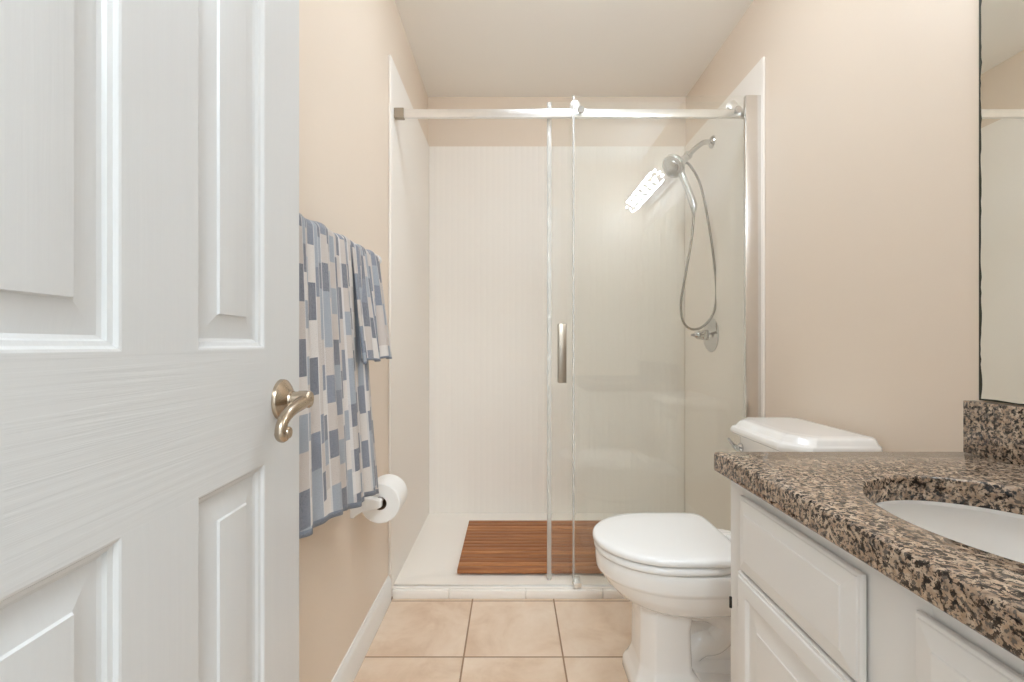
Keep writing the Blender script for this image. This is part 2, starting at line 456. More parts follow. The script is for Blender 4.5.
# ---------------------------------------------------------------- shower pan, surround
PZ = 0.034
bm = B()
def rr(x0, x1, y0, y1, z, r, n=5):
    out = []
    for cx, cy, a0 in ((x1 - r, y0 + r, -90), (x1 - r, y1 - r, 0), (x0 + r, y1 - r, 90), (x0 + r, y0 + r, 180)):
        for q in range(n + 1):
            a = R(a0 + 90 * q / n); out.append(V(cx + r * math.cos(a), cy + r * math.sin(a), z))
    return out
x0, x1, y0, y1 = XL + 0.001, XR - 0.001, 1.829, YB - 0.001
loft(bm, [rr(x0, x1, y0, y1, 0.001, 0.004), rr(x0, x1, y0, y1, PZ + 0.002, 0.004), rr(x0 + 0.002, x1 - 0.002, y0 + 0.002, y1 - 0.002, PZ + 0.004, 0.004),
          rr(x0 + 0.045, x1 - 0.045, y0 + 0.075, y1 - 0.040, PZ + 0.004, 0.02), rr(x0 + 0.075, x1 - 0.075, y0 + 0.10, y1 - 0.065, PZ - 0.001, 0.03),
          rr(x0 + 0.3, x1 - 0.3, y0 + 0.25, y1 - 0.2, PZ - 0.004, 0.05)])
pan = tag(obj('shower_pan', bm, M['pan'], None, (0.26, 2.23, 0.001)), 'low white acrylic shower pan under the teak mat', 'shower pan')
bm = lathe(B(), [(0.0001, 0), (0.05, 0), (0.05, 0.002), (0.045, 0.003), (0.0001, 0.003)], (0.40, 2.22, PZ - 0.0045), (0, 0, 1), 28)
obj('drain_cover', bm, M['chrome'], pan)

ZS = 2.162; TS = 0.010
# back panel: fine vertical beads
front = []; xx = XL + TS; pitch = 0.0336; i = 0
while xx < XR - TS - 1e-4:
    xe = min(xx + pitch, XR - TS)
    front += [(xx + 0.0005, YB - TS), (xe - 0.0085, YB - TS - 0.0001), (xe - 0.0058, YB - TS + 0.0005), (xe - 0.0046, YB - TS + 0.0001), (xe - 0.003, YB - TS - 0.0002), (xe - 0.0014, YB - TS + 0.0001)]
    xx = xe
pts = front + [(XR - TS, YB - 0.001), (XL + TS, YB - 0.001)]
bm = loft(B(), [[V(a, b, z) for a, b in pts] for z in (PZ + 0.005, ZS)])
tag(obj('shower_wall_panel', bm, M['surround'], None, (0.26, YB, PZ), angle=50), 'glossy white beaded panel across the back of the shower', 'wall panel')
bm = box(B(), XL + 0.0003, XL + TS, 1.8285, YB - TS - 0.0006, PZ + 0.005, ZS)
box(bm, XL + 0.0003, XL + TS + 0.001, 1.800, 1.829, 0.101, ZS, 0.003)
tag(obj('shower_wall_panel', bm, M['surround'], None, (XL, 2.2, PZ)), 'smooth white shower panel on the left wall past the towel', 'wall panel')
bm = box(B(), XR - TS, XR - 0.0003, 1.8345, YB - TS - 0.0006, PZ + 0.005, ZS)
box(bm, XR - TS - 0.002, XR - 0.0003, 1.812, 1.835, 0.101, ZS, 0.003)
tag(obj('shower_wall_panel', bm, M['surround'], None, (XR, 2.2, PZ)), 'smooth white shower panel on the right wall behind the hand shower', 'wall panel')

# ---------------------------------------------------------------- shower glass
RZ = 1.956
rail = thing('shower_door_rail', 'satin chrome rail across the top of the shower opening', 'rail', (0.26, 1.859, RZ))
obj('rail_bar', box(B(), XL + TS + 0.020, XR - TS - 0.02, 1.851, 1.867, RZ - 0.0165, RZ + 0.0165, 0.0015), M['rail'], rail)
for xa, xb in ((XL + TS, XL + TS + 0.040), (XR - TS - 0.040, XR - TS)):
    obj('end_bracket', box(B(), xa, xb, 1.846, 1.872, RZ - 0.020, RZ + 0.020, 0.002), M['pull'] if xa < 0 else M['rail'], rail)
GZ = 2.016
fx = thing('fixed_glass_panel', 'fixed clear glass panel on the right of the shower opening', 'glass panel', (0.62, 1.835, PZ + 0.008))
FXL = (573.5 - 512) * 1.835 / F; FXR = 0.944
obj('pane', box(B(), FXL, FXR, 1.830, 1.840, PZ + 0.012, GZ, 0.0012, 1), M['glass'], fx)
obj('edge_seal', box(B(), FXL - 0.004, FXL + 0.004, 1.829, 1.841, PZ + 0.012, GZ, 0.002, 2), M['seal'], fx)
bm = B(); box(bm, FXR - 0.006, XR - TS - 0.001, 1.826, 1.844, PZ + 0.0105, GZ, 0.002)
obj('wall_channel', bm, M['channel'], fx)
for xs in (FXL + 0.029, FXR - 0.036):
    bm = lathe(B(), [(0.0001, 0), (0.013, 0), (0.0145, 0.002), (0.0145, 0.007), (0.013, 0.008), (0.006, 0.009), (0.006, 0.0292), (0.0001, 0.0292)], (xs, 1.8220, RZ + 0.001), (0, 1, 0), 24)
    obj('standoff', bm, M['chrome'], fx)
sd = thing('sliding_shower_door', 'frameless sliding glass shower door with nickel pull, slid open to the right', 'shower door', (0.57, 1.885, PZ + 0.008))
SXL = (547.5 - 512) * 1.885 / F; SXR = 0.985
obj('pane', box(B(), SXL, SXR, 1.880, 1.890, PZ + 0.008, GZ, 0.0012, 1), M['glass'], sd)
obj('edge_seal', box(B(), SXL - 0.002, SXL + 0.016, 1.878, 1.892, PZ + 0.007, GZ, 0.003, 2), M['seal'], sd)
for xs in (SXL + 0.110, SXR - 0.088):
    bm = lathe(B(), [(0.0001, 0), (0.016, 0), (0.020, 0.002), (0.020, 0.0045), (0.016, 0.006), (0.016, 0.018), (0.020, 0.0195), (0.020, 0.022), (0.006, 0.023), (0.006, 0.030), (0.0001, 0.030)], (xs, 1.8485, RZ + 0.0325), (0, 1, 0), 28)
    lathe(bm, [(0.0001, 0), (0.011, 0), (0.011, 0.006), (0.0001, 0.007)], (xs, 1.890, RZ + 0.0325), (0, 1, 0), 24)
    obj('roller', bm, M['rail'], sd)
hx0 = P(557.5, 345, 1.86); hz0, hz1 = CAMZ + (345 - 383) * 1.86 / F, CAMZ + (345 - 323.5) * 1.86 / F
bm = B()
hx = (561.0 - 512) * 1.86 / F
box(bm, hx - 0.0105, hx + 0.0225, 1.858, 1.868, hz0, hz1, 0.002)
for zz in (hz0 + 0.03, hz1 - 0.03): box(bm, hx - 0.004, hx + 0.016, 1.868, 1.8795, zz - 0.01, zz + 0.01, 0.001)
box(bm, hx - 0.0105, hx + 0.0225, 1.8905, 1.902, hz0, hz1, 0.002)
obj('handle', bm, M['pull'], sd)
tr = thing('threshold_track', 'low clear guide track along the front of the shower pan', 'track', (0.26, 1.85, PZ + 0.004))
bm = B(); box(bm, XL + TS + 0.001, XR - TS - 0.001, 1.834, 1.842, PZ + 0.0041, PZ + 0.0095, 0.001)
obj('track_strip', bm, M['rail'], tr)
gx = (577 - 512) * 1.85 / F
bm = B(); box(bm, gx - 0.016, gx + 0.014, 1.843, 1.8765, PZ + 0.0045, PZ + 0.014, 0.002); box(bm, gx - 0.016, gx + 0.014, 1.820, 1.829, PZ + 0.0045, PZ + 0.026, 0.002)
box(bm, gx - 0.016, gx + 0.014, 1.8665, 1.8770, PZ + 0.0045, PZ + 0.032, 0.002)
obj('door_guide', bm, M['rail'], tr)

# ---------------------------------------------------------------- teak mat
bm = B()
mx0, mx1, my0, my1 = -0.233, 0.49, 1.930, 2.475
ns = 15; wS = (my1 - my0) / ns
for i in range(ns):
    box(bm, mx0, mx1, my0 + i * wS + 0.0018, my0 + (i + 1) * wS - 0.0018, PZ + 0.007, PZ + 0.025, 0.002, 2)
mat = thing('shower_mat', 'brown slatted teak mat lying in the shower pan', 'shower mat', (0.13, 2.2, PZ - 0.004))
obj('slat_top', bm, M['teak'], mat)
for xq in (mx0 + 0.06, (mx0 + mx1) / 2, mx1 - 0.06):
    obj('runner', box(B(), xq - 0.02, xq + 0.02, my0 + 0.06, my1 - 0.02, PZ - 0.0008, PZ + 0.0075, 0.001), M['teak'], mat)

# ---------------------------------------------------------------- shower fittings
YSH = 2.27
XS = XR - TS
fl = P(713, 142, YSH); fl.x = XS
arm = thing('shower_pipe', 'chrome shower arm and bracket on the right shower wall', 'shower arm', fl)
obj('flange', lathe(B(), [(0.031, 0), (0.031, 0.003), (0.027, 0.009), (0.014, 0.013), (0.011, 0.015)], fl, (-1, 0, 0), 32), M['chrome'], arm)
a1 = P(704, 142.5, YSH); a2 = P(697, 147, YSH); a3 = P(689, 154.5, YSH)
obj('arm_pipe', tube(B(), smooth_path([fl + V(-0.010, 0, 0), a1, a2, a3], 7), 0.0125, 16), M['chrome'], arm)
dn = (P(681, 163, YSH) - a3).normalized()
bm = lathe(B(), [(0.014, -0.006), (0.021, 0.0), (0.021, 0.014), (0.018, 0.017), (0.018, 0.034), (0.022, 0.037), (0.022, 0.054), (0.014, 0.060), (0.009, 0.062)], a3, dn, 28)
obj('bracket', bm, M['chrome'], arm)
hc = P(673.5, 166, 2.235)
fn = V(-0.66, -0.44, -0.61).normalized()
hs = thing('hand_shower', 'round chrome hand shower with looping hose on the right shower wall', 'hand shower', hc)
bm = lathe(B(), [(0.010, -0.052), (0.016, -0.046), (0.026, -0.034), (0.042, -0.020), (0.054, -0.010), (0.059, -0.002), (0.059, 0.004), (0.054, 0.007), (0.052, 0.006)], hc, fn, 40)
head = obj('shower_head', bm, M['chrome'], hs)
bm = lathe(B(), [(0.0523, 0.0055), (0.050, 0.0085), (0.030, 0.0095), (0.028, 0.012), (0.012, 0.012), (0.0001, 0.011)], hc, fn, 40)
x_ = fn.orthogonal().normalized(); y_ = fn.cross(x_)
for q in range(18):
    a = 2 * math.pi * q / 18
    lathe(bm, [(0.0025, 0.0), (0.002, 0.004), (0.0001, 0.0042)], hc + fn * 0.0085 + (x_ * math.cos(a) + y_ * math.sin(a)) * 0.041, fn, 8)
for q in range(9):
    a = 2 * math.pi * q / 9
    lathe(bm, [(0.0025, 0.0), (0.002, 0.004), (0.0001, 0.0042)], hc + fn * 0.011 + (x_ * math.cos(a) + y_ * math.sin(a)) * 0.019, fn, 8)
obj('spray_face', bm, metal('grey_spray_face', (176, 176, 175), 0.25), head)
h0 = hc - fn * 0.012 + V(0.030, 0, -0.038); h1 = P(694, 207, 2.235)
hp = smooth_path([hc - fn * 0.02 + V(0.012, 0, -0.016), h0, h0.lerp(h1, 0.5) + V(0.004, 0, 0), h1], 6)
obj('handle', tube(B(), hp, [0.022 - 0.006 * min(1, i / 9.0) + (0.002 if i > len(hp) - 5 else 0) for i in range(len(hp))], 18), M['chrome'], hs)
hosept = [h1 + V(0, 0, 0.004), P(694, 214, 2.232), P(691.5, 240, 2.23), P(685.5, 275, 2.228), P(681, 303, 2.226), P(683, 321, 2.224), P(691, 329, 2.224),
          P(702, 327, 2.226), P(712, 316, 2.23), P(716.5, 298, 2.235), P(714.5, 266, 2.24), P(709, 226, 2.245), P(701, 187, 2.255), P(692.5, 169, 2.262), a3 + dn * 0.036]
obj('hose', tube(B(), smooth_path(hosept, 8), 0.0058, 12), M['hose'], hs)
bm = lathe(B(), [(0.0135, 0), (0.0135, 0.020), (0.010, 0.024), (0.0075, 0.036)], h1 + V(0, 0, 0.004), (P(693, 216, 2.232) - h1), 20)
obj('hose_nut', bm, M['chrome'], hs)
vc = P(711.5, 335, 2.285); vc.x = XS
va = thing('shower_valve', 'chrome shower valve with lever below the hand shower', 'shower valve', vc)
obj('escutcheon', lathe(B(), [(0.086, 0), (0.086, 0.003), (0.080, 0.008), (0.050, 0.014), (0.034, 0.018), (0.030, 0.022)], vc, (-1, 0, 0), 44), M['chrome'], va)
bm = lathe(B(), [(0.026, 0.018), (0.026, 0.045), (0.022, 0.050), (0.022, 0.066), (0.017, 0.078), (0.009, 0.086), (0.008, 0.094), (0.005, 0.102), (0.0001, 0.103)], vc, (-1, 0, 0), 32)
lv = obj('stem', bm, M['chrome'], va)
bm = tube(B(), smooth_path([vc + V(-0.055, 0, 0.0), vc + V(-0.056, -0.03, 0.012), vc + V(-0.060, -0.055, 0.016), vc + V(-0.066, -0.078, 0.010)], 5), [0.011] * 8 + [0.009] * 4 + [0.008] * 3 + [0.006], 14)
obj('lever_handle', bm, M['chrome'], va)

# ---------------------------------------------------------------- towel bar and towel
BX, BZ = -0.427, 1.270
def bar_z(y): return 1.254 + (y - 0.85) * 0.045
tb = thing('towel_bar', 'white towel bar fixed to the left wall', 'towel bar', (XL, 1.15, bar_z(1.15)))
obj('bar', tube(B(), [V(BX, 0.850, bar_z(0.85)), V(BX, 1.44, bar_z(1.44))], 0.0085, 20), M['plastic'], tb)
for yq in (0.868, 1.428):
    bm = lathe(B(), [(0.026, 0), (0.026, 0.006), (0.020, 0.010), (0.013, 0.022), (0.012, 0.050)], (XL, yq, bar_z(yq)), (1, 0, 0), 28)
    lathe(bm, [(0.0001, -0.016), (0.012, -0.016), (0.015, -0.012), (0.015, 0.012), (0.012, 0.016), (0.0001, 0.017)], (BX, yq, bar_z(yq)), (0, 1, 0), 24)
    obj('post', bm, M['plastic'], tb)

def sheet(bm, uvl, nu, yt, yb, zb, u0, uw, amp, ph, side, lift=0.0, flare=0.0, zbend=None, freq=2.6):
    """cloth hung over the bar; side +1 hangs in front of it, -1 behind"""
    nv, na = 48, 6
    grid = []
    rb = 0.0115 + lift
    for i in range(nu + 1):
        u = i / nu; colv = []
        ztop = bar_z(yt[0] + (yt[1] - yt[0]) * u); zbot = zb[0] + (zb[1] - zb[0]) * u
        L = ztop - zbot
        for j in range(na + nv + 1):
            if j < na:
                a = math.pi / 2 * (1 - j / na)
                x = BX + side * rb * math.cos(a); z = ztop + rb * math.sin(a) + 0.003 * math.sin(u * 17 + ph); t = 0; d = rb * (math.pi / 2 - a)
            else:
                t = (j - na) / nv; x = BX + side * rb; z = ztop - L * t; d = rb * math.pi / 2 + L * t
            y = (yt[0] + (yt[1] - yt[0]) * u) * (1 - t) + (yb[0] + (yb[1] - yb[0]) * u) * t
            g = t ** 0.8
            wv = math.sin(u * freq * 2 * math.pi + ph) + 0.55 * math.sin(u * freq * 4.7 * math.pi + 2.1 * ph + 1.3 * t)
            x += side * min(1, 0.15 + (y - 0.83) * 12) * (amp * (0.35 + 0.65 * g) * (0.75 + 0.5 * wv) * min(1, 0.25 + j / (na + 3.0)) + flare * t)
            y += 0.006 * math.sin(u * 9 + 3 * t + ph) * g
            z -= 0.004 * math.sin(u * 12 + ph) * t
            colv.append((bm.verts.new((x, y, z)), u0 + uw * u, d))
        grid.append(colv)
    for i in range(nu):
        for j in range(na + nv):
            q = [grid[i][j], grid[i + 1][j], grid[i + 1][j + 1], grid[i][j + 1]]
            f = bm.faces.new([v[0] for v in q]); f.material_index = 1 if j >= na + nv - 1 else 0
            for lp, v in zip(f.loops, q): lp[uvl].uv = (v[1], v[2])
bm = B(); uvl = bm.loops.layers.uv.new('UVMap')
sheet(bm, uvl, 90, (0.838, 1.215), (0.836, 1.325), (0.655, 0.580), 0.0, 0.52, 0.0155, 0.6, 1, 0.003, 0.006, freq=3.2)
sheet(bm, uvl, 50, (1.165, 1.412), (1.16, 1.440), (0.966, 0.972), 0.52, 0.34, 0.017, 2.2, 1, 0.0, 0.022, freq=2.6)
sheet(bm, uvl, 40, (0.845, 1.405), (0.845, 1.39), (0.97, 0.97), 1.0, 0.5, 0.004, 1.1, -1, 0.0, -0.004)
tow = obj('towel', bm, [M['towel'], M['hem']], None, (BX, 1.12, 0.6), angle=80, normals=False)
tag(tow, 'blue and beige block patterned bath towel hung over the towel bar', 'towel')
md = tow.modifiers.new('thickness', 'SOLIDIFY'); md.thickness = 0.004; md.offset = 0.0

# ---------------------------------------------------------------- toilet paper
RY0, RXc, RZc = 1.428, -0.415, 0.524
tp = thing('toilet_paper_holder', 'white ceramic paper holder on the left wall below the towel', 'paper holder', (XL, 1.5, RZc))
for yq, s in ((RY0 - 0.026, 1), (RY0 + 0.136, -1)):
    bm = B()
    def sec(x, hy, z0, z1): return rr(yq - hy, yq + hy, z0, z1, 0, min(hy, (z1 - z0) / 2) * 0.35, 4), x
    rings = []
    for x, hy, z0, z1 in ((XL, 0.024, RZc - 0.040, RZc + 0.040), (XL + 0.008, 0.024, RZc - 0.040, RZc + 0.040), (XL + 0.014, 0.020, RZc - 0.034, RZc + 0.035),
                          (XL + 0.030, 0.015, RZc - 0.024, RZc + 0.026), (XL + 0.060, 0.013, RZc - 0.017, RZc + 0.018), (RXc + 0.004, 0.013, RZc - 0.014, RZc + 0.014), (RXc + 0.013, 0.010, RZc - 0.010, RZc + 0.010)):
        ps, xq = sec(x, hy, z0, z1); rings.append([V(xq, p.x, p.y) for p in ps])
    loft(bm, rings); obj('post', bm, M['china'], tp, angle=40)
obj('spindle', tube(B(), [V(RXc, RY0 - 0.022, RZc), V(RXc, RY0 + 0.132, RZc)], 0.0085, 16), M['china'], tp)
bm = B(); RO, RI = 0.063, 0.021
yy0, yy1 = RY0, RY0 + 0.108
ring = lambda r, y: [V(RXc + r * math.cos(a), y, RZc - 0.010 + r * math.sin(a)) for a in [2 * math.pi * q / 56 for q in range(56)]]
loft(bm, [ring(RI, yy0 + 0.001), ring(RI + 0.001, yy0), ring(RO - 0.003, yy0), ring(RO, yy0 + 0.003), ring(RO, yy1 - 0.003), ring(RO - 0.003, yy1), ring(RI + 0.001, yy1), ring(RI, yy1 - 0.001), ring(RI, yy0 + 0.001)], False, False)
bmesh.ops.remove_doubles(bm, verts=bm.verts[:], dist=1e-6)
roll = tag(obj('toilet_paper_roll', bm, M['paper'], None, (RXc, RY0, RZc - 0.010)), 'roll of white toilet paper on the left wall holder', 'toilet paper')
bm = B(); loft(bm, [ring(RI - 0.0002, yy0 + 0.002), ring(RI - 0.0002, yy1 - 0.002), ring(RI - 0.0015, yy1 - 0.002), ring(RI - 0.0015, yy0 + 0.002), ring(RI - 0.0002, yy0 + 0.002)], False, False)
bmesh.ops.remove_doubles(bm, verts=bm.verts[:], dist=1e-6)
obj('cardboard_core', bm, M['card'], roll)

# ---------------------------------------------------------------- toilet
TCY = 1.372
toi = thing('toilet', 'white two-piece toilet with closed lid beside the vanity', 'toilet', (0.62, TCY, 0))
def egg(xf, xb, b, z, n=56, p=2.0, pb=3.2, cy=TCY, xm=None):
    """plan outline: rounded front towards -x, squarer back"""
    xf -= 0.007; xm = xm if xm is not None else xf + (xb - xf) * 0.46
    out = []
    for q in range(n):
        a = 2 * math.pi * q / n; c, s = math.cos(a), math.sin(a)
        if c < 0: x = xm + (xm - xf) * -abs(c) ** (2 / p); y = math.copysign(abs(s) ** (2 / p), s) * b
        else: x = xm + (xb - xm) * abs(c) ** (2 / pb); y = math.copysign(abs(s) ** (2 / pb), s) * b
        out.append(V(x, cy + y, z))
    return out
bm = B()
loft(bm, [egg(0.42, 0.66, 0.075, 0.240), egg(0.385, 0.665, 0.098, 0.248), egg(0.350, 0.69, 0.125, 0.264), egg(0.318, 0.71, 0.146, 0.282), egg(0.290, 0.73, 0.160, 0.312), egg(0.277, 0.74, 0.166, 0.334),
          egg(0.273, 0.745, 0.168, 0.340), egg(0.266, 0.75, 0.172, 0.344), egg(0.262, 0.76, 0.174, 0.352), egg(0.260, 0.765, 0.175, 0.375), egg(0.261, 0.768, 0.175, 0.392), egg(0.265, 0.768, 0.172, 0.397), egg(0.285, 0.76, 0.155, 0.398)])
obj('bowl', bm, M['china'], toi, angle=40)
def octo(x0, x1, hy, c, z, cb=None):
    cb = c if cb is None else cb
    return [V(x0, TCY - hy + c, z), V(x0 + c * 0.8, TCY - hy, z), V(x1 - cb, TCY - hy, z), V(x1, TCY - hy + cb, z), V(x1, TCY + hy - cb, z), V(x1 - cb, TCY + hy, z), V(x0 + c * 0.8, TCY + hy, z), V(x0, TCY + hy - c, z)]
bm = B()
loft(bm, [octo(0.348, 0.70, 0.122, 0.055, 0.0, 0.03), octo(0.348, 0.70, 0.122, 0.055, 0.028, 0.03), octo(0.352, 0.695, 0.120, 0.053, 0.040, 0.03), octo(0.362, 0.535, 0.100, 0.044, 0.056, 0.01), octo(0.372, 0.513, 0.090, 0.040, 0.085, 0.01),
          octo(0.374, 0.508, 0.090, 0.040, 0.200, 0.01), octo(0.372, 0.518, 0.094, 0.042, 0.265, 0.012)])
bmesh.ops.bevel(bm, geom=[e for e in bm.edges], offset=0.007, segments=3, profile=0.5, affect='EDGES', clamp_overlap=True)
# trapway curling behind the column
box(bm, 0.50, 0.675, TCY - 0.018, TCY + 0.018, 0.03, 0.25, 0.005)
tw = smooth_path([(0.50, TCY, 0.232), (0.59, TCY, 0.226), (0.640, TCY, 0.182), (0.605, TCY, 0.132), (0.560, TCY, 0.120), (0.525, TCY, 0.085), (0.555, TCY, 0.045), (0.66, TCY, 0.040)], 7)
tube(bm, tw, [0.046 - 0.006 * i / len(tw) for i in range(len(tw))], 24)
obj('pedestal', bm, M['china'], toi, angle=38)
def slab(prof, xf, xb, b, p=2.0, pb=3.6, xm=None):
    return [egg(xf + o, xb - o, b - o, z, p=p, pb=pb, xm=xm) for o, z in prof]
bm = loft(B(), slab([(0.010, 0.4000), (0.004, 0.4015), (0.001, 0.405), (0.0, 0.410), (0.0015, 0.4165), (0.006, 0.4195), (0.012, 0.4205)], 0.256, 0.655, 0.177, xm=0.45))
obj('seat', bm, M['plastic'], toi, angle=50)
bm = loft(B(), slab([(0.010, 0.4240), (0.003, 0.4250), (0.0, 0.428), (0.0, 0.436), (0.002, 0.4405), (0.007, 0.4440), (0.02, 0.4462), (0.06, 0.4475), (0.12, 0.448)], 0.252, 0.640, 0.177, pb=9.0, xm=0.45))
obj('lid', bm, M['plastic'], toi, angle=50)
for ya, yb in ((TCY - 0.095, TCY - 0.002), (TCY + 0.020, TCY + 0.052)):
    near = ya < TCY - 0.05
    zt = 0.444 if near else 0.428
    bm = box(B(), 0.6425, 0.690, ya, yb, 0.3985, zt, 0.006, 3)
    obj('hinge', bm, M['plastic'], toi)
TY = 1.405
def cham(x0, x1, hy, cf, cb, z):
    return [V(x0, TY - hy + cf, z), V(x0 + cf * 0.8, TY - hy, z), V(x1 - cb, TY - hy, z), V(x1, TY - hy + cb, z), V(x1, TY + hy - cb, z), V(x1 - cb, TY + hy, z), V(x0 + cf * 0.8, TY + hy, z), V(x0, TY + hy - cf, z)]
def soft(bm, w, seg=3): bmesh.ops.bevel(bm, geom=bm.edges[:], offset=w, segments=seg, profile=0.5, affect='EDGES', clamp_overlap=True); return bm
bm = loft(B(), [cham(0.810, 0.985, 0.158, 0.05, 0.015, 0.395), cham(0.800, 0.988, 0.172, 0.055, 0.015, 0.43), cham(0.775, 0.990, 0.188, 0.058, 0.015, 0.60), cham(0.768, 0.990, 0.193, 0.06, 0.015, 0.712)])
obj('tank', soft(bm, 0.008), M['china'], toi, angle=40)
box_ = loft(B(), [cham(0.75, 0.96, 0.13, 0.04, 0.02, 0.365), cham(0.75, 0.97, 0.13, 0.04, 0.02, 0.396)])
obj('deck', soft(box_, 0.006), M['china'], toi, angle=40)
bm = loft(B(), [cham(0.752, 0.994, 0.196, 0.062, 0.02, 0.712), cham(0.742, 0.996, 0.203, 0.066, 0.02, 0.718), cham(0.740, 0.996, 0.204, 0.066, 0.02, 0.727), cham(0.744, 0.996, 0.202, 0.066, 0.02, 0.738),
                cham(0.756, 0.992, 0.197, 0.064, 0.02, 0.742), cham(0.766, 0.990, 0.190, 0.062, 0.02, 0.756), cham(0.776, 0.986, 0.182, 0.060, 0.02, 0.7605), cham(0.80, 0.97, 0.16, 0.055, 0.02, 0.762)])
obj('tank_lid', soft(bm, 0.0025, 2), M['china'], toi, angle=40)
lp = V(0.770, 1.528, 0.668)
bm = lathe(B(), [(0.015, 0), (0.015, 0.004), (0.011, 0.009), (0.008, 0.012), (0.008, 0.022), (0.0001, 0.023)], lp, (-1, 0, 0), 24)
tube(bm, smooth_path([lp + V(-0.017, 0.010, 0.002), lp + V(-0.018, -0.01, 0.0), lp + V(-0.024, -0.03, -0.004), lp + V(-0.028, -0.062, -0.006)], 5), [0.008] * 6 + [0.0065] * 7 + [0.007] * 3, 14)
tube(bm, [lp + V(-0.017, 0.012, 0.0), lp + V(-0.030, 0.010, 0.018), lp + V(-0.040, 0.008, 0.028)], [0.006, 0.0055, 0.004], 12)
fl_ = obj('flush_lever', bm, M['chrome'], toi); fl_['label'] = 'chrome flush lever'

# ---------------------------------------------------------------- vanity
CX = 0.474; VY0, VY1 = 0.158, 0.985; CT0, CT1 = 0.734, 0.777
van = thing('vanity_cabinet', 'white vanity cabinet with drawer and door under the granite top', 'cabinet', (0.74, 0.57, 0))
bm = B(); t_ = 0.018
box(bm, CX, XR - 0.002, VY0, VY0 + t_, 0.10, CT0, 0.001); box(bm, CX, XR - 0.002, VY1 - t_, VY1, 0.0, CT0, 0.001)
box(bm, CX + 0.07, XR - 0.002, VY0, VY1, 0.0, 0.02); box(bm, CX, XR - 0.002, VY0 + t_, VY1 - t_, 0.10, 0.118)
box(bm, CX + 0.065, CX + 0.08, VY0, VY1 - t_, 0.0, 0.10)
obj('body', bm, M['cabinet'], van)
DR = (0.604, 0.926); FF = (0.176, 0.524); ZD0, ZD1 = 0.557, 0.707; ZB0, ZB1 = 0.135, 0.5535
bm = B()
box(bm, CX - 0.0005, CX + 0.018, VY1 - 0.05, VY1 + 0.0005, 0.10, CT0 - 0.0005, 0.001); box(bm, CX - 0.0005, CX + 0.018, VY0, FF[0] + 0.015, 0.10, CT0 - 0.0005, 0.001)
box(bm, CX - 0.0005, CX + 0.018, FF[1] - 0.012, DR[0] + 0.012, 0.10, CT0 - 0.0005, 0.001)
for za, zb_ in ((0.690, CT0 - 0.0005), (0.540, 0.570), (0.10, 0.15)):
    box(bm, CX, CX + 0.0175, VY0, VY1 - 0.001, za, zb_)
obj('face_frame', bm, M['cabinet'], van)
def front_panel(y0, y1, z0, z1, kind):
    """drawer or door front, proud of the cabinet face; raised centre for drawers, framed panel for doors"""
    xo = CX - 0.0035; th = 0.0155
    if kind == 'drawer': pr = [(0, -th), (0, -0.0105), (0.0015, -0.0085), (0.005, -0.0078), (0.0065, -0.0062), (0.0285, -0.0015), (0.0300, 0.0), (0.034, 0.0002)]
    else: pr = [(0, -th), (0, -0.0075), (0.0015, -0.004), (0.006, -0.0035), (0.0075, -0.001), (0.012, 0.0), (0.036, 0.0), (0.038, -0.001), (0.042, -0.006), (0.046, -0.0070), (0.050, -0.0070), (0.078, -0.0015), (0.0795, 0.0), (0.086, 0.0)]
    rings = [[V(xo - th - d, y0 + o, z0 + o), V(xo - th - d, y1 - o, z0 + o), V(xo - th - d, y1 - o, z1 - o), V(xo - th - d, y0 + o, z1 - o)] for o, d in pr]
    return loft(B(), rings)
obj('drawer', front_panel(*DR, ZD0, ZD1, 'drawer'), M['cabinet'], van, angle=14)
obj('false_drawer_front', front_panel(*FF, ZD0, ZD1, 'drawer'), M['cabinet'], van, angle=14)
for yr in (DR, FF):
    dd = obj('cabinet_door', front_panel(*yr, ZB0, ZB1, 'door'), M['cabinet'], van, angle=14)
    for zq in (0.478, 0.23):
        s = 1 if yr is DR else -1; ye = yr[1] if s > 0 else yr[0]
        bm = B(); tube(bm, [V(CX - 0.020, ye + s * 0.019, zq - 0.011), V(CX - 0.020, ye + s * 0.019, zq + 0.011)], 0.0028, 12)
        box(bm, CX - 0.006, CX - 0.0008, min(ye, ye + s * 0.018), max(ye, ye + s * 0.018), zq - 0.008, zq + 0.008, 0.0008)
        h_ = obj('hinge', bm, M['black'], dd); h_['label'] = 'black hinge'

# countertop with an oval cut-out
SX, SY, SA, SB = 0.705, 0.600, 0.175, 0.215
KX0, KX1, KY0, KY1 = 0.447, XR - 0.0005, 0.156, 1.007
def rect_ring(off, z, n=96):
    out = []
    for q in range(n):
        a = 2 * math.pi * q / n; c, s = math.cos(a), math.sin(a)
        x0, x1, y0, y1 = KX0 + off, KX1, KY0, KY1 - off
        # where the ray from the sink centre meets the slab edge
        tx = ((x1 - SX) / c if c > 0 else (x0 - SX) / c) if abs(c) > 1e-9 else 1e9
        ty = ((y1 - SY) / s if s > 0 else (y0 - SY) / s) if abs(s) > 1e-9 else 1e9
        t = min(tx, ty); out.append(V(SX + c * t, SY + s * t, z))
    # snap the nearest points to the corners
    for cx, cy in ((x0, y0), (x0, y1), (x1, y0), (x1, y1)):
        i = min(range(n), key=lambda q: (out[q] - V(cx, cy, z)).length); out[i] = V(cx, cy, z)
    return out
def oval(a, b, z, n=96, cx=SX, cy=SY):
    # same angles as the slab ring so that the faces stay tidy
    out = []
    for q in range(n):
        t = 2 * math.pi * q / n; c, s = math.cos(t), math.sin(t); r = 1 / math.sqrt((c / a) ** 2 + (s / b) ** 2)
        out.append(V(cx + c * r, cy + s * r, z))
    return out
bm = B()
